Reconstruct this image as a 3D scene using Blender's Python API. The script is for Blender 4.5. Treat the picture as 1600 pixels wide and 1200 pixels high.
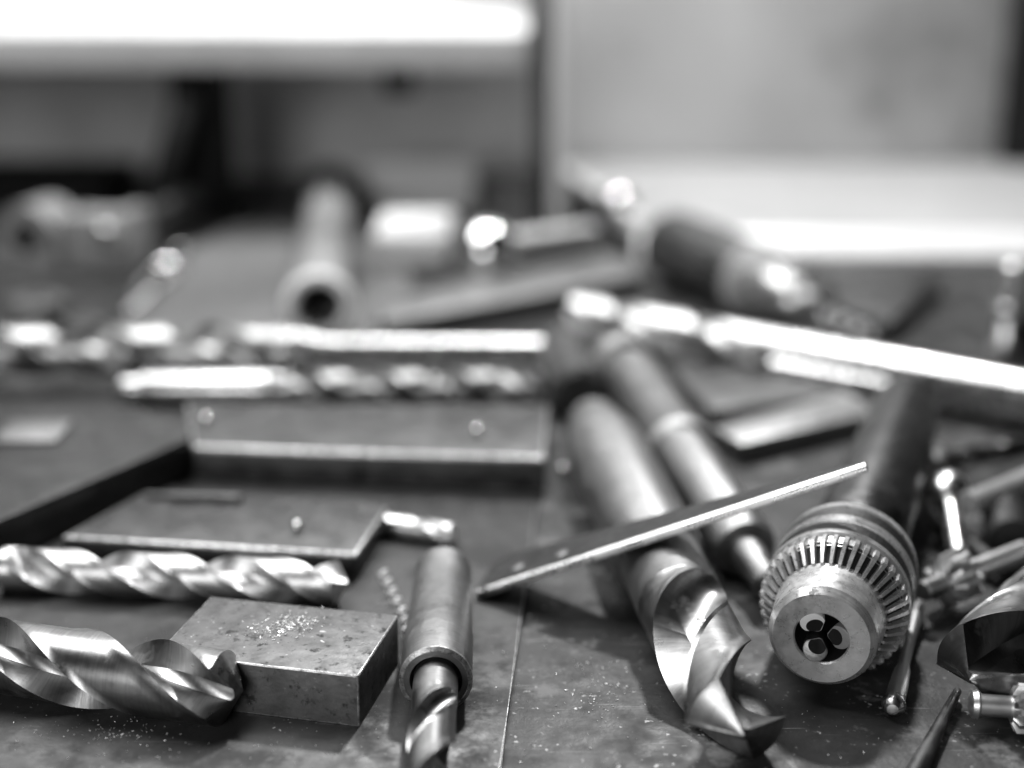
import bpy, bmesh, math, random
from mathutils import Vector, Matrix, noise
random.seed(7)
S = 0.01                      # everything below is written in centimetres
PI = math.pi
scene = bpy.context.scene
for o in list(bpy.data.objects): bpy.data.objects.remove(o)

# ------------------------------------------------------------------ camera
H, PITCH, FPX = 21.0, math.radians(17.3), 2222.0
cd = bpy.data.cameras.new('camera'); cam = bpy.data.objects.new('camera', cd)
scene.collection.objects.link(cam); scene.camera = cam
cam.location = (0, 0, H*S); cam.rotation_euler = (PI/2-PITCH, 0, 0)
cd.lens = 50; cd.sensor_width = 36; cd.clip_start = 0.01; cd.clip_end = 50
cd.dof.use_dof = True; cd.dof.focus_distance = 40.3*S; cd.dof.aperture_fstop = 3.3

# ------------------------------------------------------------------ light (indoors: lamps only)
w = bpy.data.worlds.new('World'); scene.world = w; w.use_nodes = True
w.node_tree.nodes['Background'].inputs[0].default_value = (1, 1, 1, 1)
w.node_tree.nodes['Background'].inputs[1].default_value = 0.003
scene.view_settings.view_transform = 'Standard'; scene.view_settings.look = 'None'
scene.view_settings.exposure = 0.0; scene.view_settings.gamma = 1
def lamp(name, loc, aim, sx, sy, power):
    l = bpy.data.lights.new(name, 'AREA'); l.shape = 'RECTANGLE'; l.size = sx*S; l.size_y = sy*S; l.energy = power
    o = bpy.data.objects.new(name, l); scene.collection.objects.link(o)
    o.location = Vector(loc)*S
    o.rotation_euler = (Vector(aim)-Vector(loc)).to_track_quat('-Z', 'Y').to_euler()
    return o
lamp('ceiling_lamp', (-42, 84, 112), (2, 48, 0), 96, 66, 21)
lamp('window_lamp', (-58, -92, 44), (6, 45, 0), 80, 50, 9)
lamp('glint_lamp', (20, 118, 95), (5, 60, 0), 9, 9, 10)  # unseen small lamp added to put bright glints on curved metal

# ------------------------------------------------------------------ placing
CP, SP = math.cos(PITCH), math.sin(PITCH)
def G(u, v, z=0.0):           # a point at height z above the bench
    a = (v-600)/FPX; d = (H-z)/(SP+a*CP)
    return Vector(((u-800)/FPX*d, d*(CP-a*SP), z))

# ------------------------------------------------------------------ materials
def mat(name, base, rough, metal=1.0, var=0.35, vscale=120, stain=None, stain_scale=60, stain_amt=0.5,
        bump=0.15, bscale=700, rvar=0.15, brush=None, speck=0.0, coat=0.0, scratch=0.0, spec=.5):
    m = bpy.data.materials.new(name); m.use_nodes = True
    nt = m.node_tree; N = nt.nodes; L = nt.links
    b = N['Principled BSDF']; b.inputs['Metallic'].default_value = metal
    b.inputs['Coat Weight'].default_value = coat; b.inputs['Specular IOR Level'].default_value = spec
    tc = N.new('ShaderNodeTexCoord')
    def noi(scale, detail=6, rough_=0.6, vec=None):
        n = N.new('ShaderNodeTexNoise'); n.inputs['Scale'].default_value = scale
        n.inputs['Detail'].default_value = detail; n.inputs['Roughness'].default_value = rough_
        L.new(vec or tc.outputs['Object'], n.inputs['Vector']); return n
    def ramp(src, p0, p1, c0, c1):
        r = N.new('ShaderNodeMapRange'); r.inputs['From Min'].default_value = p0; r.inputs['From Max'].default_value = p1
        r.inputs['To Min'].default_value = c0; r.inputs['To Max'].default_value = c1
        L.new(src, r.inputs['Value']); return r.outputs['Result']
    n1 = noi(vscale)
    val = ramp(n1.outputs['Fac'], .3, .7, base*(1-var), base*(1+var))
    def mix(fac, a, bval):
        x = N.new('ShaderNodeMix'); x.data_type = 'FLOAT'
        L.new(fac, x.inputs[0]); L.new(a, x.inputs[2])
        if isinstance(bval, float): x.inputs[3].default_value = bval
        else: L.new(bval, x.inputs[3])
        return x.outputs[0]
    rgh = ramp(noi(vscale*2.3, 4).outputs['Fac'], .3, .7, max(.03, rough-rvar), min(1, rough+rvar))
    if stain is not None:
        s = ramp(noi(stain_scale, 8, .7).outputs['Fac'], .62-stain_amt*.3, .70-stain_amt*.25, 0., 1.)
        val = mix(s, val, float(stain)); rgh = mix(s, rgh, min(.95, rough+.25))
    if speck > 0:
        s2 = ramp(noi(bscale*.9, 3, .5).outputs['Fac'], .70-speck*.1, .76-speck*.1, 0., 1.)
        g = ramp(noi(stain_scale*1.4, 3).outputs['Fac'], .5, .62, 0., 1.)
        mm = N.new('ShaderNodeMath'); mm.operation = 'MULTIPLY'; L.new(s2, mm.inputs[0]); L.new(g, mm.inputs[1])
        val = mix(mm.outputs[0], val, .5)
    if scratch > 0:
        for rot, sc_ in ((.5, (25, 1100, 1)), (-.9, (18, 1500, 1)), (1.7, (30, 900, 1))):
            mp = N.new('ShaderNodeMapping'); mp.inputs['Rotation'].default_value = (0, 0, rot); mp.inputs['Scale'].default_value = sc_
            L.new(tc.outputs['Object'], mp.inputs['Vector'])
            s3 = ramp(noi(1.0, 2, .5, mp.outputs['Vector']).outputs['Fac'], .70, .78, 0., scratch)
            val = mix(s3, val, .33)
    hsrc = noi(bscale, 4, .6).outputs['Fac']
    if brush:
        mp = N.new('ShaderNodeMapping'); mp.inputs['Scale'].default_value = brush
        L.new(tc.outputs['Object'], mp.inputs['Vector'])
        bn = noi(1.0, 3, .6, mp.outputs['Vector'])
        ad = N.new('ShaderNodeMath'); ad.operation = 'ADD'; L.new(hsrc, ad.inputs[0]); L.new(bn.outputs['Fac'], ad.inputs[1])
        hsrc = ad.outputs[0]
        mb = N.new('ShaderNodeMath'); mb.operation = 'MULTIPLY'; L.new(val, mb.inputs[0])
        L.new(ramp(bn.outputs['Fac'], .3, .7, .82, 1.15), mb.inputs[1]); val = mb.outputs[0]
    bp = N.new('ShaderNodeBump'); bp.inputs['Strength'].default_value = bump; bp.inputs['Distance'].default_value = .0003
    L.new(hsrc, bp.inputs['Height']); L.new(bp.outputs[0], b.inputs['Normal'])
    cc = N.new('ShaderNodeCombineColor')
    for i in range(3): L.new(val, cc.inputs[i])
    L.new(cc.outputs[0], b.inputs['Base Color']); L.new(rgh, b.inputs['Roughness'])
    return m
M = {
 'bright': mat('bright_steel', .62, .30, var=.15, vscale=80, bump=.08),
 'flute':  mat('ground_steel', .32, .32, var=.12, vscale=50, stain=.22, stain_scale=90, stain_amt=.20, bump=.07, rvar=.06, brush=(50, 50, 1600)),
 'shank':  mat('dull_shank_steel', .27, .46, var=.14, vscale=60, stain=.28, stain_scale=60, stain_amt=.22, rvar=.08, bump=.2, brush=(200, 200, 3000)),
 'dull':   mat('dull_steel', .095, .42, var=.3, vscale=90, stain=.12, stain_scale=80, stain_amt=.4, bump=.25),
 'oxide':  mat('oxidised_steel', .055, .42, metal=.75, var=.35, vscale=70, bump=.2, speck=.2),
 'black':  mat('black_iron', .03, .5, metal=.4, var=.3, vscale=60, bump=.2),
 'void':   mat('black_parts_and_shade', .004, .85, metal=.0, var=.2, bump=.0),  # black parts, also the shade painted into holes and gaps
 'blocktop': mat('scaled_steel', .14, .5, metal=.6, var=.35, vscale=120, stain=.05, stain_scale=260, stain_amt=.22, bump=.5, bscale=500, speck=.6),
 'sheet':  mat('worn_sheet_steel', .062, .44, metal=.3, spec=.35, scratch=.35, var=.3, vscale=50, stain=.045, stain_scale=34, stain_amt=.42, bump=.22, bscale=900, speck=.25),
 'bench':  mat('oily_bench_steel', .034, .46, metal=.12, spec=.26, scratch=.7, var=.6, vscale=45, stain=.17, stain_scale=42, stain_amt=.22, bump=.5, bscale=450, speck=.7),
 'chuck':  mat('machined_chuck_steel', .52, .34, metal=.6, var=.22, vscale=160, stain=.22, stain_scale=170, stain_amt=.10, bump=.15, bscale=900, brush=(60, 60, 3500)),
 'knurl':  mat('knurled_steel', .09, .5, var=.4, vscale=900, bump=.8, bscale=1500),
 'white':  mat('white_paint', .80, .35, metal=0, var=.06, vscale=12, bump=.05),
 'panel':  mat('grey_painted_board', .60, .55, metal=0, var=.22, vscale=4, stain=.30, stain_scale=2.6, stain_amt=.32, bump=.05),
 'wall':   mat('dark_plaster', .7, .8, metal=0, var=.3, vscale=8, bump=.1),
 'mat':    mat('lit_bench_patch', .15, .6, metal=0, var=.15, vscale=30, bump=.2),  # lighter tone for the lit area of the bench
 'polish': mat('polished_steel', .85, .10, var=.04, bump=.02, rvar=.03),
 'cast':   mat('grey_casting', .30, .5, metal=.2, var=.2, vscale=60, bump=.3),
 'tray':   mat('old_white_paint', .40, .5, metal=0, var=.08, vscale=8, bump=.05),
 'edge':   mat('rubbed_edge_steel', .5, .35, metal=.8, var=.5, vscale=500, stain=.1, stain_scale=400, stain_amt=.3, bump=.3),
 'satin':  mat('satin_steel', .62, .42, var=.1, vscale=60, bump=.04, rvar=.05),
 'lip':    mat('grey_painted_wood', .62, .55, metal=0, var=.15, vscale=12),
 'card':   mat('white_card', .88, .6, metal=0, var=.06, vscale=30, bump=.1),
 'chip':   mat('steel_chip', .85, .42, metal=.5, var=.1, bump=.1),
}

# ------------------------------------------------------------------ mesh helpers
def link(o): scene.collection.objects.link(o); return o
def obj(name, geo, m, parent=None, ang=32, mat4=None, smooth=True):
    """geo = (verts, faces) in cm -> one mesh object"""
    vs, fs = geo
    me = bpy.data.meshes.new(name)
    bm = bmesh.new()
    bv = [bm.verts.new(((mat4 @ Vector(v)) if mat4 else Vector(v))*S) for v in vs]
    for f in fs:
        if len(set(f)) < 3: continue
        try: bm.faces.new([bv[i] for i in f])
        except ValueError: pass
    bmesh.ops.remove_doubles(bm, verts=bm.verts, dist=1e-6)
    bmesh.ops.recalc_face_normals(bm, faces=bm.faces)
    for f in bm.faces: f.smooth = smooth
    lim = math.radians(ang)
    for e in bm.edges:
        if len(e.link_faces) == 2 and e.calc_face_angle(0) > lim: e.smooth = False
    bm.to_mesh(me); bm.free()
    me.materials.append(M[m] if isinstance(m, str) else m)
    o = link(bpy.data.objects.new(name, me))
    if parent: o.parent = parent
    return o
def wear(o):
    """rubbed-bright steel on the rounded edges"""
    o.data.materials.append(M['edge'])
    side = []
    for p in o.data.polygons:
        if p.area < 0: continue
        n_ = p.normal
        if .12 < abs(n_.z) < .985: p.material_index = 1
    return o
def tag(o, label=None, cat=None, group=None, kind=None):
    if label: o['label'] = label
    if cat: o['category'] = cat
    if group: o['group'] = group
    if kind: o['kind'] = kind
    return o
def frame(a, b, up=Vector((0, 0, 1))):
    """matrix at a, local +Z towards b, local +Y as near up as possible"""
    z = (b-a).normalized(); x = up.cross(z).normalized(); y = z.cross(x)
    R = Matrix((x, y, z)).transposed().to_4x4()
    return Matrix.Translation(a) @ R
def thing(name, label, cat, m4, group=None):
    o = link(bpy.data.objects.new(name, None)); o.empty_display_size = .01
    m = m4.copy(); m.translation = m.translation*S; o.matrix_world = m
    return tag(o, label, cat, group)
def flat(x, y, z=0, rz=0): return Matrix.Translation((x, y, z)) @ Matrix.Rotation(rz, 4, 'Z')
def join(*gs):
    vs, fs = [], []
    for v, f in gs:
        k = len(vs); vs += [Vector(p) for p in v]; fs += [tuple(i+k for i in q) for q in f]
    return vs, fs
def tf(g, m4): return [m4 @ Vector(v) for v in g[0]], g[1]
def revolve(prof, n=64, a0=0):
    """prof: [(r,z)...]; r==0 closes with a point"""
    vs, fs, rings = [], [], []
    for r, z in prof:
        if r <= 1e-6: rings.append([len(vs)]*n); vs.append(Vector((0, 0, z)))
        else:
            rings.append(list(range(len(vs), len(vs)+n)))
            vs += [Vector((r*math.cos(a0+2*PI*i/n), r*math.sin(a0+2*PI*i/n), z)) for i in range(n)]
    for A, B in zip(rings, rings[1:]):
        for i in range(n):
            j = (i+1) % n; q = [A[i], A[j], B[j], B[i]]
            q2 = []
            for t in q:
                if t not in q2: q2.append(t)
            if len(q2) > 2: fs.append(tuple(q2))
    return vs, fs
def cyl(r, z0, z1, c=.04, n=48, r1=None):
    r1 = r if r1 is None else r1
    return revolve([(0, z0), (r-c, z0), (r, z0+c), (r1, z1-c), (r1-c, z1), (0, z1)], n)
def bevelled(vs, fs, w=.05, seg=2):
    bm = bmesh.new(); bv = [bm.verts.new(v) for v in vs]
    for f in fs: bm.faces.new([bv[i] for i in f])
    bmesh.ops.recalc_face_normals(bm, faces=bm.faces)
    bmesh.ops.bevel(bm, geom=list(bm.edges), offset=w, segments=seg, affect='EDGES', profile=.5, clamp_overlap=True)
    bm.verts.index_update()
    g = ([v.co.copy() for v in bm.verts], [tuple(v.index for v in f.verts) for f in bm.faces]); bm.free()
    return g
def box(x0, x1, y0, y1, z0, z1, w=.05, seg=2):
    vs = [(x, y, z) for z in (z0, z1) for y in (y0, y1) for x in (x0, x1)]
    fs = [(0, 1, 3, 2), (4, 5, 7, 6), (0, 1, 5, 4), (2, 3, 7, 6), (0, 2, 6, 4), (1, 3, 7, 5)]
    return bevelled(vs, fs, w, seg)
def prism(pts, z0, z1, w=.05, seg=2):
    n = len(pts); vs = [(p[0], p[1], z0) for p in pts]+[(p[0], p[1], z1) for p in pts]
    fs = [tuple(range(n)), tuple(range(n, 2*n))]+[(i, (i+1) % n, n+(i+1) % n, n+i) for i in range(n)]
    return bevelled(vs, fs, w, seg)
def tube(path, r, n=10, closed=False):
    vs, fs = [], []; P = [Vector(p) for p in path]
    for i, p in enumerate(P):
        t = (P[min(i+1, len(P)-1)]-P[max(i-1, 0)]).normalized()
        x = t.orthogonal().normalized() if i == 0 else (x-t*x.dot(t)).normalized()
        y = t.cross(x)
        rr = r(i/(len(P)-1)) if callable(r) else r
        vs += [p+(x*math.cos(2*PI*k/n)+y*math.sin(2*PI*k/n))*rr for k in range(n)]
    for i in range(len(P)-1):
        for k in range(n):
            fs.append((i*n+k, i*n+(k+1) % n, (i+1)*n+(k+1) % n, (i+1)*n+k))
    fs += [tuple(range(n)), tuple(range((len(P)-1)*n, len(P)*n))]
    return vs, fs

def fluted(R, z0, L, run=2.5, lead=None, phase=0., rf=.62, web=.22, nz=150, land=.955, cone=.6, margin=.12):
    """a twist drill's cutting part from z0 (run-out) to the point at L; right-hand helix"""
    lead = lead or 5.2*2*R; k = 2*PI/lead
    nf, nl = 22, 14
    def section(z):
        t = max(0., min(1., (z-z0)/run)); e0 = web+rf
        e = e0 + (1.0-web+.02)*(1-math.sin(t*PI/2))
        c = (e*e+1-rf*rf)/(2*e); ph = math.acos(max(-1, min(.99996, c)))
        out = []
        for h in (0, PI):
            for i in range(nf):
                a = -ph+2*ph*i/nf
                dsc = rf*rf-(e*math.sin(a))**2
                r = e*math.cos(a)-math.sqrt(max(0, dsc)); r = min(1., r if dsc > 0 else 1.)
                if i == 0: r = 1.
                out.append((r, h+a))
            gap = PI-2*ph
            for i in range(nl):
                a = ph+gap*i/nl; s = i/nl
                rel = 1. if s < margin or ph < .12 else land+(1-land)*max(0., 1-(s-margin)/.05)
                if ph < .5: rel = 1-(1-rel)*max(0, (ph-.12)/.38)
                out.append((1. if i == 0 else rel, h+a))
        return out
    n = 2*(nf+nl); vs, fs = [], []
    ends = section(L)
    for j in range(nz+1):
        t = j/nz
        for i in range(n):
            zend = L-R*ends[i][0]*cone
            z = z0+(zend-z0)*t
            # section at this z (sampled at ring z for speed)
            if i == 0: sec = section(z0+(L-R*.5-z0)*t)
            r, a = sec[i]
            # keep the trailing point exactly on the end section
            aa = a+phase+k*(z-L)
            vs.append(Vector((R*r*math.cos(aa), R*r*math.sin(aa), z)))
    for j in range(nz):
        for i in range(n):
            q = (j*n+i, j*n+(i+1) % n, (j+1)*n+(i+1) % n, (j+1)*n+i); fs.append(q)
    # point: cone with chisel edge
    base = nz*n; prev = list(range(base, base+n))
    for f in (.75, .5, .28, .12):
        cur = []
        for i in range(n):
            r, a = ends[i]; rr = R*r*f; z = L-rr*cone
            # relieve the heel behind each lip
            s = (i % (nf+nl))/(nf+nl); z -= .10*R*f*max(0, s-.6)
            p = vs[base+i]; d = math.hypot(p.x, p.y)
            vs.append(Vector((p.x/d*rr, p.y/d*rr, z))); cur.append(len(vs)-1)
        for i in range(n): fs.append((prev[i], prev[(i+1) % n], cur[(i+1) % n], cur[i]))
        prev = cur
    vs.append(Vector((0, 0, L))); c = len(vs)-1
    for i in range(n): fs.append((prev[i], prev[(i+1) % n], c))
    fs.append(tuple(reversed(range(n))))
    return vs, fs
def drill(name, label, tip, tail, R, flute_len, shank_prof=None, run=None, cat='drill bit', group=None, phase=0.,
          fm='flute', sm='shank', lead=None, nz=150, L=None, **kw):
    """tip/tail: world points on the axis; total length from their distance unless L is given"""
    if L is None: L = (tip-tail).length
    else: tail = tip+(tail-tip).normalized()*L
    t = thing(name, label, cat, frame(tail, tip), group)
    z0 = L-flute_len
    obj('fluted_body', fluted(R, z0, L, run or R*2.2, lead, phase, nz=nz, **kw), fm, t, ang=26)
    if z0 > .05:
        prof = shank_prof(z0) if shank_prof else [(0, 0), (R*.9, 0), (R*.985, R*.12), (R*.985, z0), (0, z0)]
        obj('shank', revolve(prof, 64), sm, t)
    return t
def bevel_gear(n, r_in, r_out, z_in, z_out, depth, z_back, land=.5):
    """ring of bevel teeth; outer edge (r_out,z_out), inner edge (r_in,z_in), solid back at z_back"""
    vs, fs = [], []; m = n*4; rings = []
    def ring(r, z, r2, z2):
        ids = []
        for k in range(n):
            for q, top in ((-.5, 0), (-.5+.10, 1), (-.5+.10+.36, 1), (-.5+.10+.36+.10, 0)):
                a = 2*PI*(k+q)/n
                rr, zz = (r, z) if top else (r2, z2)
                ids.append(len(vs)); vs.append(Vector((rr*math.cos(a), rr*math.sin(a), zz)))
        rings.append(ids)
    ring(r_out-.02, z_back, r_out-.02-depth*.2, z_back)
    ring(r_out, z_out-.10, r_out-depth*.55, z_out-.10)
    ring(r_out-.05, z_out, r_out-.05-depth*.55, z_out-depth*.8)
    ring(r_in, z_in, r_in-.02, z_in-depth*.6)
    ring(r_in-.12, z_in-.02, r_in-.12, z_in-depth*.7)
    for A, B in zip(rings, rings[1:]):
        for i in range(m): fs.append((A[i], A[(i+1) % m], B[(i+1) % m], B[i]))
    return vs, fs

# ------------------------------------------------------------------ setting
o = obj('bench_top', box(-170, 190, -40, 260, -4, 0, .1), 'bench'); tag(o, kind='structure')
o = obj('wall', box(-170, 4.4, 133, 137, .01, 60, .05), 'wall'); tag(o, kind='structure')
o = obj('wall', box(-170, 190, 183, 187, .01, 120, .05), 'white'); tag(o, kind='structure')

# sheet of steel the left half of the tools lie on
ZS = .22
a, b = G(785, 1190), G(858, 650)
dv = (b-a).normalized(); a2 = a-dv*12; b2 = b+dv*1
o = obj('steel_sheet', prism([(a2.x, a2.y), (b2.x, b2.y), (-60, b2.y+3), (-60, a2.y)], .012, ZS, .03), 'sheet'); wear(o)
tag(o, 'thin grey steel sheet covering the left half of the bench, its straight edge at centre', 'steel sheet')

# shelf on the left, post, tray and board on the right
o = thing('shelf', 'thick white painted shelf board above the back left of the bench', 'shelf', flat(-40, 105, .9))
obj('shelf_board', box(-120, 41.2, 0, 77, 11.2, 14.0, .3, 3), 'white', o)
obj('shelf_lip', box(-120, 41.2, -1.2, -.01, 11.3, 13.9, .25, 3), 'lip', o)
o = thing('post', 'upright grey metal post between the shelf and the right hand panel', 'post', flat(2.4, 104, 0))
obj('upright', box(-.9, .9, -1, 1, 0, 60, .2), 'dull', o)
obj('pale_strip', box(.45, .88, -1.3, -1.01, 0, 60, .08), 'card', o)  # white strip added in front for the post's bright streak
obj('flange', box(.92, 1.40, -3.6, 1.4, 0, 60, .18), 'white', o)
o = thing('tray', 'white painted tray with a raised front rail along the back right of the bench', 'tray', flat(0, 0, 0))
obj('tray_floor', prism([(8.4, 97), (70, 97), (70, 128), (2.6, 128)], 1.2, 2.0, .15), 'tray', o)
obj('front_rail', bevelled([(x_, y_, z_) for x_ in (8.6, 70) for y_, z_ in ((95.0, .02), (96.9, .02), (96.9, 1.8), (96.6, 2.0), (95.0, .6))],
    [(0, 1, 2, 3, 4), (5, 6, 7, 8, 9)]+[(i, (i+1) % 5, 5+(i+1) % 5, 5+i) for i in range(5)], .12, 3), 'white', o)
obj('side_rail', prism([(8.4, 97), (9.2, 97), (3.4, 128), (2.6, 128)], 2.01, 2.8, .1), 'white', o)
o = obj('back_panel', box(4.45, 43.6, 128.3, 129.7, .02, 60, .1), 'panel')
tag(o, 'large light grey blotchy board standing upright behind the white tray', 'panel')
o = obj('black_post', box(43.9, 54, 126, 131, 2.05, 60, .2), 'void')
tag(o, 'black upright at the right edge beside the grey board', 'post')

# ------------------------------------------------------------------ back left clutter
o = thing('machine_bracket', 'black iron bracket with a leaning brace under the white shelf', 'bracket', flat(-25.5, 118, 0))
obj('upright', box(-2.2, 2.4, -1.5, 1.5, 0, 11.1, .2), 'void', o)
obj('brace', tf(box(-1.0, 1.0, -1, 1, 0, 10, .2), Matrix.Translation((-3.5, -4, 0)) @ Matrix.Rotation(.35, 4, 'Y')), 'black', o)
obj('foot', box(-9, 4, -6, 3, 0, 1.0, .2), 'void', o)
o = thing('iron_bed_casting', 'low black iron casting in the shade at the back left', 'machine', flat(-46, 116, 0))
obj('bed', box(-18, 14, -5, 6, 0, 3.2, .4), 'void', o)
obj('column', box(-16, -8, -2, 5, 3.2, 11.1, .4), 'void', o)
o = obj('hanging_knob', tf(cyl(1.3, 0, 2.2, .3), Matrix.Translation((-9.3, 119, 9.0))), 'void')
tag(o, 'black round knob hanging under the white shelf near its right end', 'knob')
# clamp casting with a hole
def eye_block(R, r, wid, th):
    n = 40; outer = []
    for i in range(n):
        a = 2*PI*i/n; x, y = math.cos(a), math.sin(a)
        m = max(abs(x), abs(y)) if y < 0 else 1
        outer.append((R*x/(m if y < 0 else 1), R*y/(m if y < 0 else 1)))
    vs = []
    for z in (0, th):
        vs += [(p[0], p[1], z) for p in outer]+[(r*math.cos(2*PI*i/n), r*math.sin(2*PI*i/n), z) for i in range(n)]
    fs = []
    for i in range(n):
        j = (i+1) % n
        fs += [(i, j, n+j, n+i), (2*n+i, 2*n+j, 3*n+j, 3*n+i), (i, j, 2*n+j, 2*n+i), (n+i, n+j, 3*n+j, 3*n+i)]
    return vs, fs
p = G(45, 425, 0)
o = thing('clamp', 'grey cast clamp block with a round hole at the left edge of the bench', 'clamp', flat(p.x, p.y, 0, -.25))
up = Matrix.Rotation(PI/2, 4, 'X')
obj('eye', tf(eye_block(2.2, 1.15, 4, 3.5), Matrix.Translation((0, 3.5, 2.25)) @ up), 'cast', o)
obj('hole_shade', tf(cyl(1.14, 0, .2, .02), Matrix.Translation((0, 2.4, 2.25)) @ up), 'void', o)  # black disc set inside to paint the dark of the hole
obj('jaw', box(2.3, 5.8, .3, 3.6, 0, 3.9, .3), 'cast', o)
obj('end_plate', box(5.9, 7.1, 0, 3.9, 0, 4.2, .25), 'cast', o)
obj('screw', tf(cyl(.8, 0, 1.2, .15), Matrix.Translation((6.5, -1.25, 2.9)) @ up.inverted() ), 'bright', o)
a, b = G(205, 355, 2.2), G(300, 312, 2.6)
o = thing('handle_bar', 'short grey rod leaning out behind the cast clamp block', 'rod', frame(a, b))
obj('rod', cyl(.95, 0, (b-a).length, .2), 'dull', o); obj('cap', cyl(1.1, -.8, -.01, .3), 'dull', o)
a, b = G(204, 474, .85), G(286, 402, .85)
d_ = (b-a); x_ = d_.normalized().orthogonal().normalized(); y_ = d_.normalized().cross(x_)
o = obj('coil_spring', tube([a+d_*(i/150)+(x_*math.cos(i*.377)+y_*math.sin(i*.377))*.62 for i in range(151)], .13, 8), 'polish')
tag(o, 'small shiny coil spring lying on the edge of the lighter patch of lit bench', 'spring')
pts = [G(u, v) for u, v in ((150, 560), (200, 505), (250, 440), (300, 390), (370, 357), (450, 342), (560, 338), (600, 350), (640, 400), (640, 470), (640, 560))]
o = obj('lit_bench_patch', prism([(q.x, q.y) for q in pts], .01, .18, .03), 'mat')  # thin patch painting the lit part of the bench
tag(o, 'lighter grey patch for the lit part of the bench, rounded at the back, under the hollow tube', 'mat')
for k, (u, v, r, lab) in enumerate(((62, 505, 1.7, 'dull grey hex nut lying at the left edge behind the long drills'), (130, 530, 1.2, 'smaller grey hex nut right of the larger nut at the left edge'))):
    p = G(u, v, 0)
    o = thing('hex_nut', lab, 'nut', flat(p.x, p.y, 0, .3*k), 'hex nuts at the left edge')
    g = revolve([(r*.45, 0), (r*.98, 0), (r, .1), (r, r*.8), (r*.92, r*.9), (r*.45, r*.9), (r*.42, r*.5), (r*.45, 0)], 6)
    obj('nut_body', g, 'shank', o)
# hollow tube pointing at the camera
b, a = G(499, 478, 2.0), G(517, 300, 2.0)
o = thing('hollow_tube', 'thick walled hollow steel tube lying end on towards the viewer with a dark bore', 'tube', frame(a, b))
L = (b-a).length
obj('tube_wall', revolve([(1.25, L), (1.75, L), (1.98, L-.18), (1.98, L-1.2), (1.65, L-1.6), (1.6, .3), (1.4, 0), (1.05, 0), (1.2, L-.3), (1.25, L)], 64), 'cast', o)
obj('end_ring', revolve([(1.62+.34*math.cos(t_*PI/8), L-.05+.34*math.sin(t_*PI/8)) for t_ in range(17)], 64), 'card', o, ang=80)
obj('tube_shade', cyl(1.1, L-8, L-7.6, .02), 'void', o)  # black disc inside the hollow tube, painting its dark bore
obj('collar', revolve([(1.62, .5), (2.3, .6), (2.3, 5), (1.62, 5.1), (1.62, .5)], 48), 'void', o)
# white boxes at the back
def small_box(name, label, u0, u1, vb, h, dep, m='card'):
    p, q = G(u0, vb), G(u1, vb); w = q.x-p.x
    o = thing(name, label, 'box', flat(p.x, p.y, .0))
    obj('base', box(0, w, 0, dep, .19, h*.72, .15), m, o)
    obj('lid', box(-.08, w+.08, -.08, dep+.08, h*.72+.01, h, .15), m, o)
    return o
small_box('cardboard_box', 'small white box at the back in front of the dark wall', 572, 742, 338, 4.3, 3)
small_box('cardboard_box', 'bright white box standing right of the hollow tube', 585, 700, 420, 2.3, 9)
# grey flat slab
pts = [G(u, v, 1.2) for u, v in ((585, 478), (900, 388), (1000, 412), (1010, 432), (600, 508))]
o = obj('flat_bar', prism([(q.x, q.y) for q in pts], .19, 1.35, .12, 2), 'shank')
tag(o, 'broad light grey flat bar lying aslant right of the hollow tube', 'steel bar')
a, b = G(728, 396, 2.6), G(925, 370, 2.3)
o = thing('polished_pin', 'polished steel pin with a blindingly bright rounded end on the flat bar', 'pin', frame(a, b))
L = (b-a).length
obj('ball_end', revolve([(0, -.2)]+[(1.9*math.sin(t*PI/12), 1.7-1.9*math.cos(t*PI/12)) for t in range(1, 10)]+[(.8, 2.4), (0, 2.4)], 48), 'polish', o)
obj('rod', cyl(1.0, 2.41, L, .1), 'satin', o)
p = G(965, 372, 0)
o = thing('ball_knob', 'small shiny ball knob in front of the tray corner', 'knob', flat(p.x, p.y, 0))
obj('stem', cyl(.5, 0, 1.2, .05, 24), 'bright', o)
obj('ball', revolve([(0, 1.0)]+[(1.4*math.sin(t*PI/14), 2.4-1.4*math.cos(t*PI/14)) for t in range(1, 14)]+[(0, 3.8)], 48), 'polish', o)

# rear drill chuck with a thin bit
a, b = G(1035, 378, 2.3), G(1275, 482, 2.0)
o = thing('drill_chuck', 'dark drill chuck at the back pointing right with a shiny stepped nose and thin bit', 'drill chuck', frame(a, b))
L = (b-a).length
obj('sleeve', revolve([(0, 0), (1.3, 0), (1.7, .5), (2.2, 1.2), (2.3, 2), (2.3, L*.62), (2.2, L*.64), (0, L*.64)], 64), 'dull', o)
obj('gear_ring', bevel_gear(32, 1.7, 2.3, L*.76, L*.70, .2, L*.641), 'cast', o)
obj('nose', revolve([(1.55, L*.70), (1.5, L*.84), (1.3, L*.87), (1.25, L*.93), (.9, L*.95), (.85, L), (.4, L), (.3, L*.98), (0, L*.98)], 64), 'bright', o)
obj('thin_bit', fluted(.28, L*.98, L+5.5, .6, nz=80), 'shank', o)

# pale plate right of it
pts = [G(u, v, 1.2) for u, v in ((1285, 405), (1420, 400), (1475, 432), (1390, 505), (1310, 480))]
o = obj('steel_plate', prism([(q.x, q.y) for q in pts], .01, 1.2, .1), 'dull'); tag(o, 'grey angular steel plate with a dark edge right of the rear drill chuck', 'steel plate')
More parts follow.
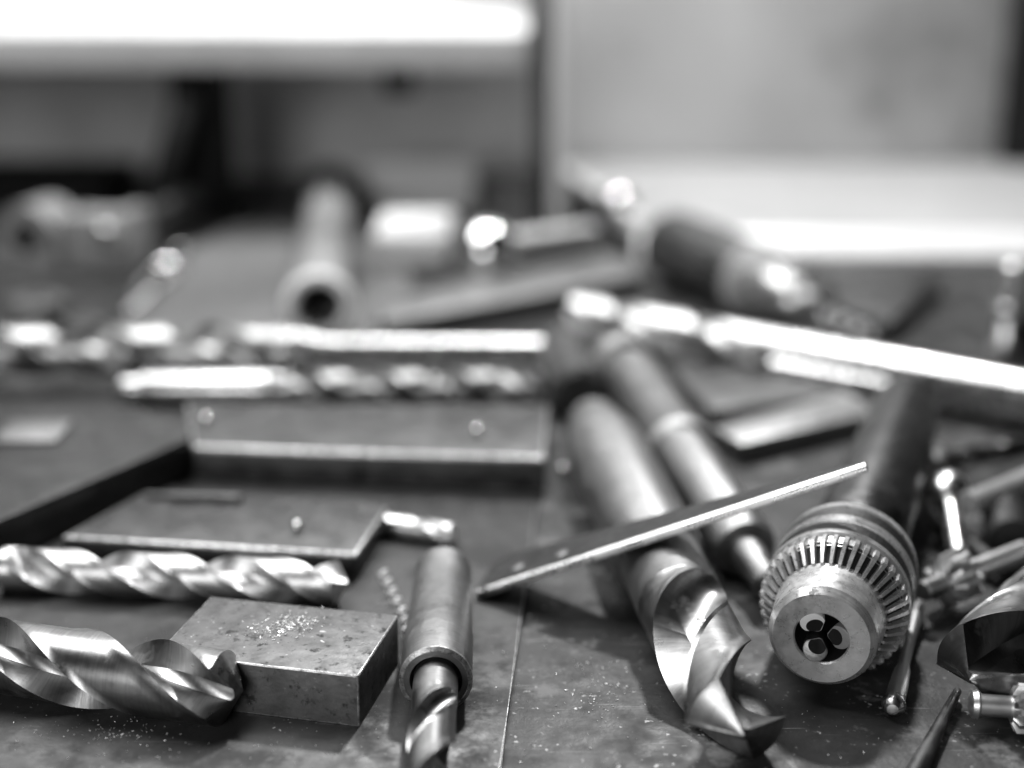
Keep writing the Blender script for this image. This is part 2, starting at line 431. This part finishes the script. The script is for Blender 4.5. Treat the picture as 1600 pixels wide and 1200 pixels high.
# standing bolt
p = G(1573, 560, 0)
o = thing('standing_bolt', 'shiny threaded bolt standing upright near the right edge', 'bolt', flat(p.x, p.y, 0))
obj('bolt_head', revolve([(0, 0), (.95, 0), (1, .1), (1, .7), (.9, .8), (0, .8)], 6), 'shank', o)
pr = [(0, .81), (.5, .81)]; z = .9
while z < 2.4: pr += [(.5, z), (.58, z+.1)]; z += .2
pr += [(.85, 2.5), (.85, 2.9), (.6, 3.0), (.6, 4.4), (.75, 4.6), (.75, 5.1), (.6, 5.2), (0, 5.2)]
obj('bolt_shaft', revolve(pr, 32), 'bright', o)
p = G(1600, 575, 0)
o = obj('iron_block', box(p.x-.3, p.x+4, p.y+1, p.y+4, .01, 2.2, .1), 'void'); tag(o, 'black iron block at the right edge behind the upright bolt', 'block')

# long drills at the right, middle distance
drill('twist_drill', 'long bright twist drill lying aslant from the middle to the right edge', G(888, 484, 1.6), G(1640, 622, 1.6), .95, 12.5, phase=.6, rf=.60, web=.30, fm='satin', sm='bright',
      group='long drills lying across the middle of the bench')
a, b = G(1208, 574, .75), G(1660, 657, .75)
o = thing('reamer', 'bright straight rod with a ribbed end in front of the long aslant drill', 'reamer', frame(a, b))
L = (b-a).length
obj('shank', cyl(.72, 0, L*.55, .12), 'bright', o)
pr = [(0, L*.55), (.65, L*.55)]; z = L*.55
while z < L: pr += [(.70, z), (.60, z+.13)]; z += .26
pr += [(0, L)]
obj('ribbed_end', revolve(pr, 32), 'bright', o)
# dull bars beneath
pts = [G(u, v, .9) for u, v in ((1112, 668), (1322, 612), (1368, 634), (1352, 650), (1158, 694))]
o = obj('parallel_bar', prism([(q.x, q.y) for q in pts], .01, .95, .12), 'shank'); tag(o, 'short light grey bar lying behind the narrow blade and below the bright rod', 'steel bar')
pts = [G(u, v, .7) for u, v in ((1045, 575), (1120, 548), (1395, 600), (1330, 612), (1110, 640))]
o = obj('parallel_bar', prism([(q.x, q.y) for q in pts], .01, .7, .1), 'dull'); tag(o, 'dull dark grey bar partly under the long aslant drill', 'steel bar')

# two long drills on the left
drill('twist_drill', 'rear of two parallel drills at left, thick flutes and a narrower shiny shank', G(-60, 548, 2.1), G(865, 549, 1.4), 1.3, 15.5, phase=1.5, lead=11, rf=.85, web=.12,
      shank_prof=lambda z0: [(0, 0), (.6, 0), (.7, .15), (.72, z0-2), (1.15, z0-.6), (1.15, z0), (0, z0)], fm='flute', sm='bright',
      group='long drills lying across the middle of the bench')
a, b = G(190, 606, 1.0), G(858, 604, 1.0)
drill('twist_drill', 'front of two parallel drills at left with a glaring white plain shank', b, a, .80, 13.2, phase=.3, lead=6.8, rf=.85, web=.12,
      shank_prof=lambda z0: [(0, 0), (.5, 0), (.55, .1), (.55, .9), (.72, 1.0), (.76, 1.1), (.76, z0), (0, z0)], fm='flute', sm='bright',
      group='long drills lying across the middle of the bench')
p = G(212, 634, .3)
o = obj('rubber_disc', tf(cyl(.7, 0, .6, .1), flat(p.x, p.y, .22)), 'void'); tag(o, 'small black rubber disc under the plain end of the front parallel drill', 'rubber disc')

# bars on the steel sheet
zt = ZS+1.5
f0, f1 = G(300, 697, zt), G(852, 716, zt)
b0, b1 = G(290, 628, zt), G(858, 632, zt)
o = obj('steel_bar', prism([(f0.x, f0.y), (f1.x, f1.y), (b1.x, b1.y), (b0.x, b0.y)], ZS+.01, zt, .14, 3), 'dull'); wear(o)
tag(o, 'long straight grey steel bar running across the sheet below the parallel drills', 'steel bar')
zt = ZS+1.7
pts = [G(u, v, zt) for u, v in ((-60, 838), (300, 682), (292, 652), (200, 632), (-60, 645))]
o = obj('angle_plate', prism([(q.x, q.y) for q in pts], ZS+.01, zt, .1, 3), 'oxide')
tag(o, 'thick dark steel plate with a slanting edge at the left, behind the bright twist drill', 'steel plate')
p = G(52, 690, zt)
o = obj('steel_shim', box(p.x-1.5, p.x+1.0, p.y-.3, p.y+2.2, zt+.01, zt+.18, .03), 'shank'); tag(o, 'tiny pale shim lying on the thick dark plate at left', 'shim')
zt = ZS+1.0
pts = [G(u, v, zt) for u, v in ((95, 838), (558, 866), (606, 792), (560, 783), (225, 768))]
o = obj('flat_bar', prism([(q.x, q.y) for q in pts], ZS+.01, zt, .11, 3), 'dull'); wear(o)
tag(o, 'flat dark steel bar with a bright front edge lying behind the bright twist drill', 'steel bar')
a, b = G(228, 774, zt+.12), G(378, 778, zt+.12)
o = obj('steel_pin', tf(cyl(.14, 0, (b-a).length, .03, 16), frame(a, b)), 'dull'); tag(o, 'thin pale pin lying along the back of the flat dark bar', 'pin')
# small glints: ball bearings
for u, v, z, lab in ((323, 655, ZS+1.5, 'tiny shiny ball left on the long grey steel bar near its left end'),
                (747, 672, ZS+1.5, 'tiny shiny ball on the right part of the long grey steel bar'),
                (465, 822, ZS+1.0, 'tiny shiny ball on the flat dark bar behind the bright twist drill'),
                (880, 733, 0, 'tiny shiny ball on the bench right of the long grey bar end')):
    r = .2; p = G(u, v, z+r)
    o = obj('steel_ball', revolve([(0, -r)]+[(r*math.sin(t*PI/12), -r*math.cos(t*PI/12)) for t in range(1, 12)]+[(0, r)], 24), 'polish')
    o.location = p*S; tag(o, lab, 'steel ball', 'tiny steel balls')
# short stub of a drill
drill('broken_drill', 'short very bright drill stub behind the grey sleeve', G(716, 836, .62), G(592, 818, .62), .42, 2.2, phase=.4, fm='satin', sm='bright')
# bright twist drill
drill('twist_drill', 'bright two-fluted twist drill lying in front of the flat dark bar', G(546, 912, .95), G(4, 888, .95), .75, (G(546, 912, .95)-G(4, 888, .95)).length-.25, run=1.1, phase=2.2, lead=7.2, web=.16, rf=.80, fm='satin', sm='bright')

# ------------------------------------------------------------------ foreground
# steel block
zt = ZS+1.58
FR, BR, BL = G(547, 1055, zt), G(622, 962, zt), G(330, 932, zt)
e1 = (BL-BR); W = e1.length; e1.normalize(); D = (BR-FR).length
ang = math.atan2(-e1.y, -e1.x)
o = obj('steel_block', box(-W, 0, -D, 0, 0, 1.58, .045, 3), 'blocktop')
o.data.materials.append(M['edge'])
bm = bmesh.new(); bm.from_mesh(o.data)       # slightly battered edges, rubbed bright
for f in bm.faces:
    if max(abs(c_) for c_ in f.normal) < .985: f.material_index = 1
for v in bm.verts:
    v.co += Vector([noise.noise(v.co*900+Vector((k*7, 0, 0))) for k in range(3)])*.00018
bm.to_mesh(o.data); bm.free()
o.matrix_world = Matrix.Translation(Vector((BR.x, BR.y, ZS+.005))*S) @ Matrix.Rotation(ang, 4, 'Z')
tag(o, 'rectangular scaled steel block with metal chips on top beside the sleeve', 'steel block')

# big drill, lower left
drill('twist_drill', 'large thick twist drill at the lower left with its point against the steel block', G(380, 1080, 1.32), G(50, 1032, 1.32), 1.1, 13, L=13, run=1, phase=0.08,
      lead=10.6, fm='flute', nz=240, group='large twist drills in the foreground')

# sleeve with a drill in it
a, b = G(693, 893, 1.22), G(681, 1064, 1.22)
L = (b-a).length
o = thing('drill_sleeve', 'grey cylindrical sleeve on the sheet with a drill sticking out of its front', 'sleeve', frame(a, b))
obj('sleeve_body', revolve([(0, 0), (.84, 0), (.92, .08), (1.0, L-2.6), (1.02, L-2.55), (1.02, L-.14), (.99, L-.10), (.90, L-.02), (.74, L-.02), (.70, L-.12), (.70, L-.6), (0, L-.6)], 96), 'shank', o)
obj('front_rim', revolve([(1.0, L-.16), (1.035, L-.14), (1.035, L-.06), (.93, L+.01), (.90, L+.005), (.90, L-.03), (1.0, L-.16)], 96), 'edge', o)
dirn = (b-a).normalized()
drill('twist_drill', 'drill sticking out of the grey sleeve towards the bottom edge', b+dirn*13, b-dirn*.55, .64, 11.9, run=1.6, phase=2.4, lead=6.6, fm='flute', sm='shank')

# large drill at the centre
tip, far = G(1163, 1150, 1.42), G(925, 655, 1.55)
PD = (.9+2*PI*(tip-far).length/13.5) % PI + .35
def cshank(z0):
    return [(0, 0), (.9, 0), (1.0, .2), (1.5, 3.5), (1.55, 4.2), (1.55, z0-3.6), (1.5, z0-3.4), (1.36, z0-3.3), (1.36, z0), (0, z0)]
drill('twist_drill', 'large twist drill at the centre with its wide flutes towards the viewer', tip, far, 1.36, 7.6, cshank, run=2.4, phase=PD+.98, rf=1.0, web=.12, lead=13, fm='flute', nz=240,
      group='large twist drills in the foreground')
p0, p1 = G(868, 540, 1.2), G(905, 618, 1.2)
o = obj('short_stub', tf(cyl(1.3, 0, (p1-p0).length, .25), frame(p0, p1)), 'dull')
tag(o, 'short dull steel stub behind the shank of the large centre drill', 'steel stub')

# stepped arbor right of it
a, b = G(985, 585, 1.75), G(1203, 915, 1.0)
L = (b-a).length
o = thing('arbor', 'stepped grey steel arbor lying between the large centre drill and the drill chuck', 'arbor', frame(a, b))
obj('pale_strip', box(.45, .88, -1.3, -1.01, 0, 60, .08), 'card', o)
obj('flange', revolve([(1.2, -1.2), (1.7, -1.25), (1.78, -1.1), (1.78, -.3), (1.7, -.2), (1.3, -.2), (1.2, -.4), (1.2, -1.2)], 64), 'satin', o)
obj('tapered_shank', revolve([(0, -.6), (1.2, -.6), (1.3, 0), (1.24, L*.42), (1.32, L*.43), (1.32, L*.47), (1.18, L*.48), (1.12, L*.86), (1.0, L*.875), (0, L*.875)], 64), 'shank', o)
obj('collar', revolve([(1.3, L*.43), (1.40, L*.435), (1.42, L*.45), (1.40, L*.465), (1.3, L*.47)], 64), 'satin', o)
obj('pilot', revolve([(0, L*.876), (.6, L*.876), (.6, L*.93), (.52, L*.94), (.52, L-.1), (.45, L), (0, L)], 48), 'shank', o)

# narrow blade
a, b = G(746, 936, ZS+.05), Vector((11.0, 40.4, 6.1))
b = G(1356, 738, 5.9)
d = (b-a); L = d.length; x = d.normalized(); y = Vector((0, 0, 1)).cross(x).normalized(); z = x.cross(y)
Mx = Matrix((x, y, z)).transposed().to_4x4(); Mx.translation = a
o = thing('blade', 'long narrow steel blade with two rivets lying aslant on the centre drill', 'blade', Mx)
th = .26
def strip(prof_fn, n=24):
    vs, fs = [], []
    for i in range(n+1):
        t = i/n; P = prof_fn(t); m = len(P)
        vs += [(t*L, yy, zz) for yy, zz in P]
    for i in range(n):
        for k in range(m): fs.append((i*m+k, i*m+(k+1) % m, (i+1)*m+(k+1) % m, (i+1)*m+k))
    fs += [tuple(range(m)), tuple(range(n*m, n*m+m))]
    return vs, fs
def blade_w(t): return 2.5*(1-t)**.9+.32-(.45*(1-t/.05)**2 if t < .05 else 0)
obj('steel_strip', strip(lambda t: ((.20, 0), (.20, th), (blade_w(t)+.02, th), (blade_w(t)+.06, th-.04), (blade_w(t)+.06, .03))), 'oxide', o)
obj('ground_edge', strip(lambda t: ((0, .0), (0, th*.45), (.01, th*.55), (.15, th-.01), (.199, th+.004), (.199, 0))), 'bright', o, ang=50)
for xx, yy in ((1.35, 1.0), (3.0, .95)):
    obj('rivet', tf(revolve([(.26, 0), (.24, .05), (.12, .09), (0, .1)], 24), Matrix.Translation((xx, yy, th-.015*xx/2))), 'shank', o)

# main drill chuck
fc = G(1283, 998, 2.18); far = G(1412, 650, 2.3)
ax = (far-fc).normalized()
o = thing('drill_chuck', 'large keyed drill chuck at the right facing the viewer with three jaws in its bore', 'drill chuck', frame(fc+ax*7.2, fc))
L = 7.2
# nose with bore
obj('nose', revolve([(.76, L-3.2), (.76, L-.06), (.80, L), (1.36, L), (1.53, L-.22), (1.58, L-.85), (1.63, L-1.6), (1.3, L-1.7)], 128), 'chuck', o)
obj('bore_shade', revolve([(.757, L-.1), (.74, L-2.9), (0, L-3.0)], 48), 'void', o)  # black lining that paints the shade inside the bore
# key holes in the nose, their inner dark painted as black discs
ka = math.radians(52)
rad = Vector((-math.cos(ka), math.sin(ka), 0)); rad = Vector((math.cos(ka), math.sin(ka), 0))
KH = rad
for s in (0, 1, 2):
    aa = math.radians((52, 172, 292)[s]); rr = Vector((math.cos(aa), math.sin(aa), 0))
    c = rr*1.52+Vector((0, 0, L-.95)); q = Matrix.Translation(c) @ rr.to_track_quat('Z', 'X').to_matrix().to_4x4()
    obj('key_hole_shade', tf(revolve([(.25, -.2), (.25, .025), (.2, .05), (0, .06)], 32), q), 'void', o)
obj('gear_ring', bevel_gear(42, 1.70, 2.18, L-1.45, L-1.95, .34, L-2.5), 'chuck', o, ang=20)
obj('tooth_gap_shade', revolve([(2.03, L-2.3), (2.03, L-2.12), (1.98, L-2.08), (1.66, L-1.60), (1.60, L-1.60)], 96), 'void', o)  # black ring painting the shade between the gear teeth
# sleeve bands
obj('sleeve', revolve([(1.5, L-2.51), (2.10, L-2.51), (2.20, L-2.60), (2.20, L-2.86), (2.10, L-2.9), (2.10, L-3.55), (2.20, L-3.6), (2.20, L-4.0), (2.10, L-4.05),
     (2.10, L-4.75), (2.18, L-4.8), (2.13, L-5.2), (1.95, L-5.5), (0, L-5.5)], 128), 'chuck', o)
def knurl(z0, z1, r):
    n, m = 220, 8; vs, fs = [], []
    for j in range(m+1):
        for i in range(n):
            rr = r+(.018 if (i+j) % 2 else 0)
            vs.append((rr*math.cos(2*PI*i/n), rr*math.sin(2*PI*i/n), z0+(z1-z0)*j/m))
    for j in range(m):
        for i in range(n): fs.append((j*n+i, j*n+(i+1) % n, (j+1)*n+(i+1) % n, (j+1)*n+i))
    return vs, fs
obj('knurled_band', knurl(L-3.52, L-2.92, 2.135), 'knurl', o, ang=180)
obj('knurled_band', knurl(L-4.72, L-4.08, 2.135), 'knurl', o, ang=180)
obj('arbor', revolve([(1.5, L-5.5), (1.5, L-6.2), (1.3, L-6.4), (1.3, L-7.4), (1.42, L-7.6), (1.55, L-8), (1.35, L-22), (1.0, L-22.4), (0, L-22.4)], 64), 'oxide', o)
for s, ja in enumerate((128, 6, 250)):
    aa = math.radians(ja); rr = Vector((math.cos(aa), math.sin(aa), 0))
    bot = rr*1.5+Vector((0, 0, L-3.0)); top = rr*.46+Vector((0, 0, L-.14))
    q = frame(bot, top, rr); LL = (top-bot).length
    out = [(.36*math.cos(t_), .36*math.sin(t_)) for t_ in [PI*(-.12+1.24*i/18) for i in range(19)]]+[(-.05, -.36), (.05, -.36)]
    jw = obj('jaw', tf(prism(out, 0, LL, .035, 2), q), ('card', 'cast', 'shank')[s], o)  # lighter and darker materials paint the light on each jaw
    shade_out = [(x_*.70, y_*.62-.10) for x_, y_ in out]
    obj('jaw_shade', tf(prism(shade_out, LL-.02, LL+.02, .008, 1), q), 'void', o)  # black pad painting the dark at the centre of the jaws

# slim pin in front of the chuck
a, b = G(1397, 1100, .42), G(1436, 942, .42)
o = thing('punch', 'slim bright pin punch lying to the right of the large chuck', 'punch', frame(b, a)); L = (b-a).length
obj('punch_body', revolve([(0, 0), (.12, 0), (.2, .3), (.25, 1.2), (.17, 2.3), (.17, L-2.4), (.24, L-2.0), (.28, L-1.0), (.28, L-.2), (.22, L-.14)], 32), 'satin', o)
obj('round_end', revolve([(.2, L-.14), (.31, L-.1), (.34, L+.05), (.29, L+.22), (.16, L+.34), (0, L+.37)], 32), 'bright', o)

# chuck key with T handle
def chuck_key(label, a, b, sc=1., bar=None, nt=9):
    o = thing('chuck_key', label, 'chuck key', frame(b, a), 'chuck keys at the right')
    L = (b-a).length
    r = .85*sc
    g = []
    n = nt*4; prof = [(.62*r, L+.1*r), (r*.98, L-.1), (r*1.0, L-.9*sc), (r*.62, L-1.05*sc)]
    vs, fs = [], []
    for j, (R_, z_) in enumerate(prof):
        for kk in range(nt):
            for q, tt in ((0, .52), (.12, 1), (.44, 1), (.56, .52)):
                an = 2*PI*(kk+q+.12*j)/nt; R2 = R_*(tt if j < 3 else 1)
                vs.append((R2*math.cos(an), R2*math.sin(an), z_))
    for j in range(3):
        for i in range(n): fs.append((j*n+i, j*n+(i+1) % n, (j+1)*n+(i+1) % n, (j+1)*n+i))
    fs += [tuple(range(n)), tuple(range(3*n, 4*n))]
    obj('pinion', (vs, fs), 'satin', o, ang=20)
    obj('pilot', cyl(.32*sc, L+.05*sc, L+1.0*sc, .06, 32), 'shank', o)
    obj('shaft', cyl(.36*sc, .3, L-1.0*sc, .04, 32), 'satin', o)
    return o, L
a, b = G(1474, 911, 1.15), G(1610, 858, 1.15)
o, L = chuck_key('chuck key with bright slanting pinion teeth left of the right drill', a, b, 1.05, nt=11)
a, b = G(1498, 868, .7), G(1482, 770, 1.7)
o = thing('t_handle', 'shiny oval headed T handle with a bright cross bar behind the chuck key', 'handle', frame(a, b)); L = (b-a).length
Mi = o.matrix_world.inverted(); loc = lambda p: (Mi @ (p*S))/S
obj('stem', cyl(.36, 0, L-.8, .04, 32), 'bright', o)
obj('oval_head', revolve([(.3, L-.8)]+[(.78*math.sin(t*PI/14), L-.9*math.cos(t*PI/14)) for t in range(2, 14)]+[(0, L+.9)], 40), 'bright', o)
h0, h1 = G(1512, 788, 1.7), G(1640, 735, 1.7)
obj('cross_bar', tube([loc(h0), loc(h1)], .42, 24), 'cast', o)
h0, h1 = G(1462, 706, 1.7), G(1466, 728, 1.7)
obj('cross_bar', tube([loc(h0), loc(h1)], .3, 20), 'bright', o)
# ribbed dark cylinder behind
a, b = G(1575, 800, .9), G(1583, 850, .9)
pr = [(0, -1.2)]; z = -1.2
while z < 2.4: pr += [(.8, z), (.95, z+.25), (.8, z+.5)]; z += .5
pr.append((0, z))
o = obj('ribbed_nut', tf(revolve(pr, 32), frame(a, b)), 'black'); tag(o, 'black ribbed round nut near the right edge above the right drill', 'nut')
pts = [G(u, v, .5) for u, v in ((1490, 810), (1560, 835), (1600, 860), (1560, 900), (1480, 860))]
o = obj('dark_plate', prism([(q.x, q.y) for q in pts], .01, .4, .05), 'oxide'); tag(o, 'small dark plate lying under the chuck key', 'steel plate')

drill('twist_drill', 'small dark twist drill lying under the chuck key beside the right drill', G(1452, 800, .45), G(1580, 905, .45), .36, 3.2, phase=.4, fm='dull', sm='oxide', nz=60, lead=3.2)
drill('twist_drill', 'small grey twist drill lying behind the oval headed T handle', G(1445, 722, .4), G(1610, 690, .4), .32, 4.2, phase=.4, fm='flute', sm='dull', nz=60, lead=3.0)
# right drill
drill('twist_drill', 'large twist drill at the right edge with a dark hollow flute', G(1515, 1062, 1.4), G(1700, 890, 1.4), 1.36, 5.2, L=14, run=2.2, phase=1.55, rf=.9, web=.12, lead=13, fm='flute', nz=200,
      group='large twist drills in the foreground')
# tapered rod running to the bottom edge
a, b = G(1497, 1078, .3), G(1418, 1232, .3)
o = obj('tapered_rod', tf(revolve([(0, 0), (.08, 0), (.12, .1), (.24, 4), (.28, (b-a).length), (0, (b-a).length)], 24), frame(a, b)), 'dull')
tag(o, 'thin grey tapered rod running from under the right drill to the bottom edge', 'rod')
# small chuck key at the right edge
a, b = G(1632, 1108, .8), G(1502, 1099, .8)
o, L = chuck_key('small chuck key at the right edge with a plain round shaft', a, b, .85, nt=10)
obj('shaft_end', revolve([(0, .2), (.2, .2), (.36, .28), (.40, .42), (.3, .5)], 32), 'satin', o)

# ------------------------------------------------------------------ swarf and chips
def shard(c, s, up=0):
    a = random.uniform(0, 2*PI); t = random.uniform(-.6, .6); l = s*random.uniform(.7, 1.9); w_ = s*random.uniform(.3, .7); th_ = s*.18
    Rm = Matrix.Rotation(a, 4, 'Z') @ Matrix.Rotation(t, 4, 'Y') @ Matrix.Rotation(random.uniform(-.5, .5), 4, 'X')
    v = [(-l/2, -w_/2, 0), (l/2, -w_*.3, 0), (l*.4, w_/2, 0), (-l*.4, w_*.3, 0)]
    v = v+[(x_, y_, th_+abs(x_)*.3) for x_, y_, _ in v]
    v = [Rm @ Vector(q)+c+Vector((0, 0, s*.25)) for q in v]
    return v, [(0, 3, 2, 1), (4, 5, 6, 7), (0, 1, 5, 4), (1, 2, 6, 5), (2, 3, 7, 6), (3, 0, 4, 7)]
def pile(name, label, centre_fn, n, s0, s1, m='chip'):
    g = join(*[shard(centre_fn(), random.uniform(s0, s1)) for _ in range(n)])
    return tag(obj(name, g, m, smooth=False), label, 'metal chips', None, 'stuff')
def gauss_px(u, v, su, sv, z):
    return lambda: G(random.gauss(u, su), random.gauss(v, sv), z)
def smear():
    t = random.gauss(0, 1); s_ = random.gauss(0, 1)
    return G(445+24*t+8*s_, 978-6*t+7*s_, ZS+1.59)
pile('metal_chips', 'scatter of bright metal chips on top of the steel block', smear, 420, .010, .055)
pile('metal_chips', 'pinch of bright swarf lying in the flute of the large centre drill', gauss_px(1102, 966, 10, 11, 1.8), 46, .04, .11)
def bench_pt():
    while True:
        u, v = random.uniform(-50, 1650), random.uniform(640, 1210)
        z = ZS if u < 785+(1190-v)*.15 else 0
        return G(u, v, z+.003)
pile('metal_dust', 'fine bright metal dust scattered over the sheet and bench', bench_pt, 900, .008, .035)
pile('metal_dust', 'pale patch of filings on the bench left of the large centre drill', gauss_px(935, 1085, 28, 26, .003), 130, .01, .05)
pile('metal_dust', 'sprinkle of filings beside the large drill at the lower left', gauss_px(190, 1145, 60, 14, ZS+.003), 110, .01, .05)
# curl of swarf beside the sleeve
def curl(pts_, r=.18, turns=5, w_=.1):
    vs, fs = [], []; n = turns*14
    for i in range(n+1):
        t = i/n; c = pts_[0].lerp(pts_[1], t); an = turns*2*PI*t
        d_ = (pts_[1]-pts_[0]).normalized(); x_ = d_.orthogonal().normalized(); y_ = d_.cross(x_)
        p_ = c+(x_*math.cos(an)+y_*math.sin(an))*r
        vs += [p_-d_*w_/2, p_+d_*w_/2, p_+d_*w_/2+(x_*math.cos(an)+y_*math.sin(an))*.02, p_-d_*w_/2+(x_*math.cos(an)+y_*math.sin(an))*.02]
    for i in range(n):
        for k in range(4): fs.append((4*i+k, 4*i+(k+1) % 4, 4*i+4+(k+1) % 4, 4*i+4+k))
    return vs, fs
o = obj('swarf_curl', join(curl((G(596, 890, ZS+.3), G(632, 962, ZS+.3)), .16, 5), curl((G(632, 962, ZS+.2), G(636, 990, ZS+.25)), .14, 2)), 'chip')
tag(o, 'bright curled steel shaving between the block and the sleeve', 'shaving')

scene.render.resolution_x, scene.render.resolution_y = 1024, 768
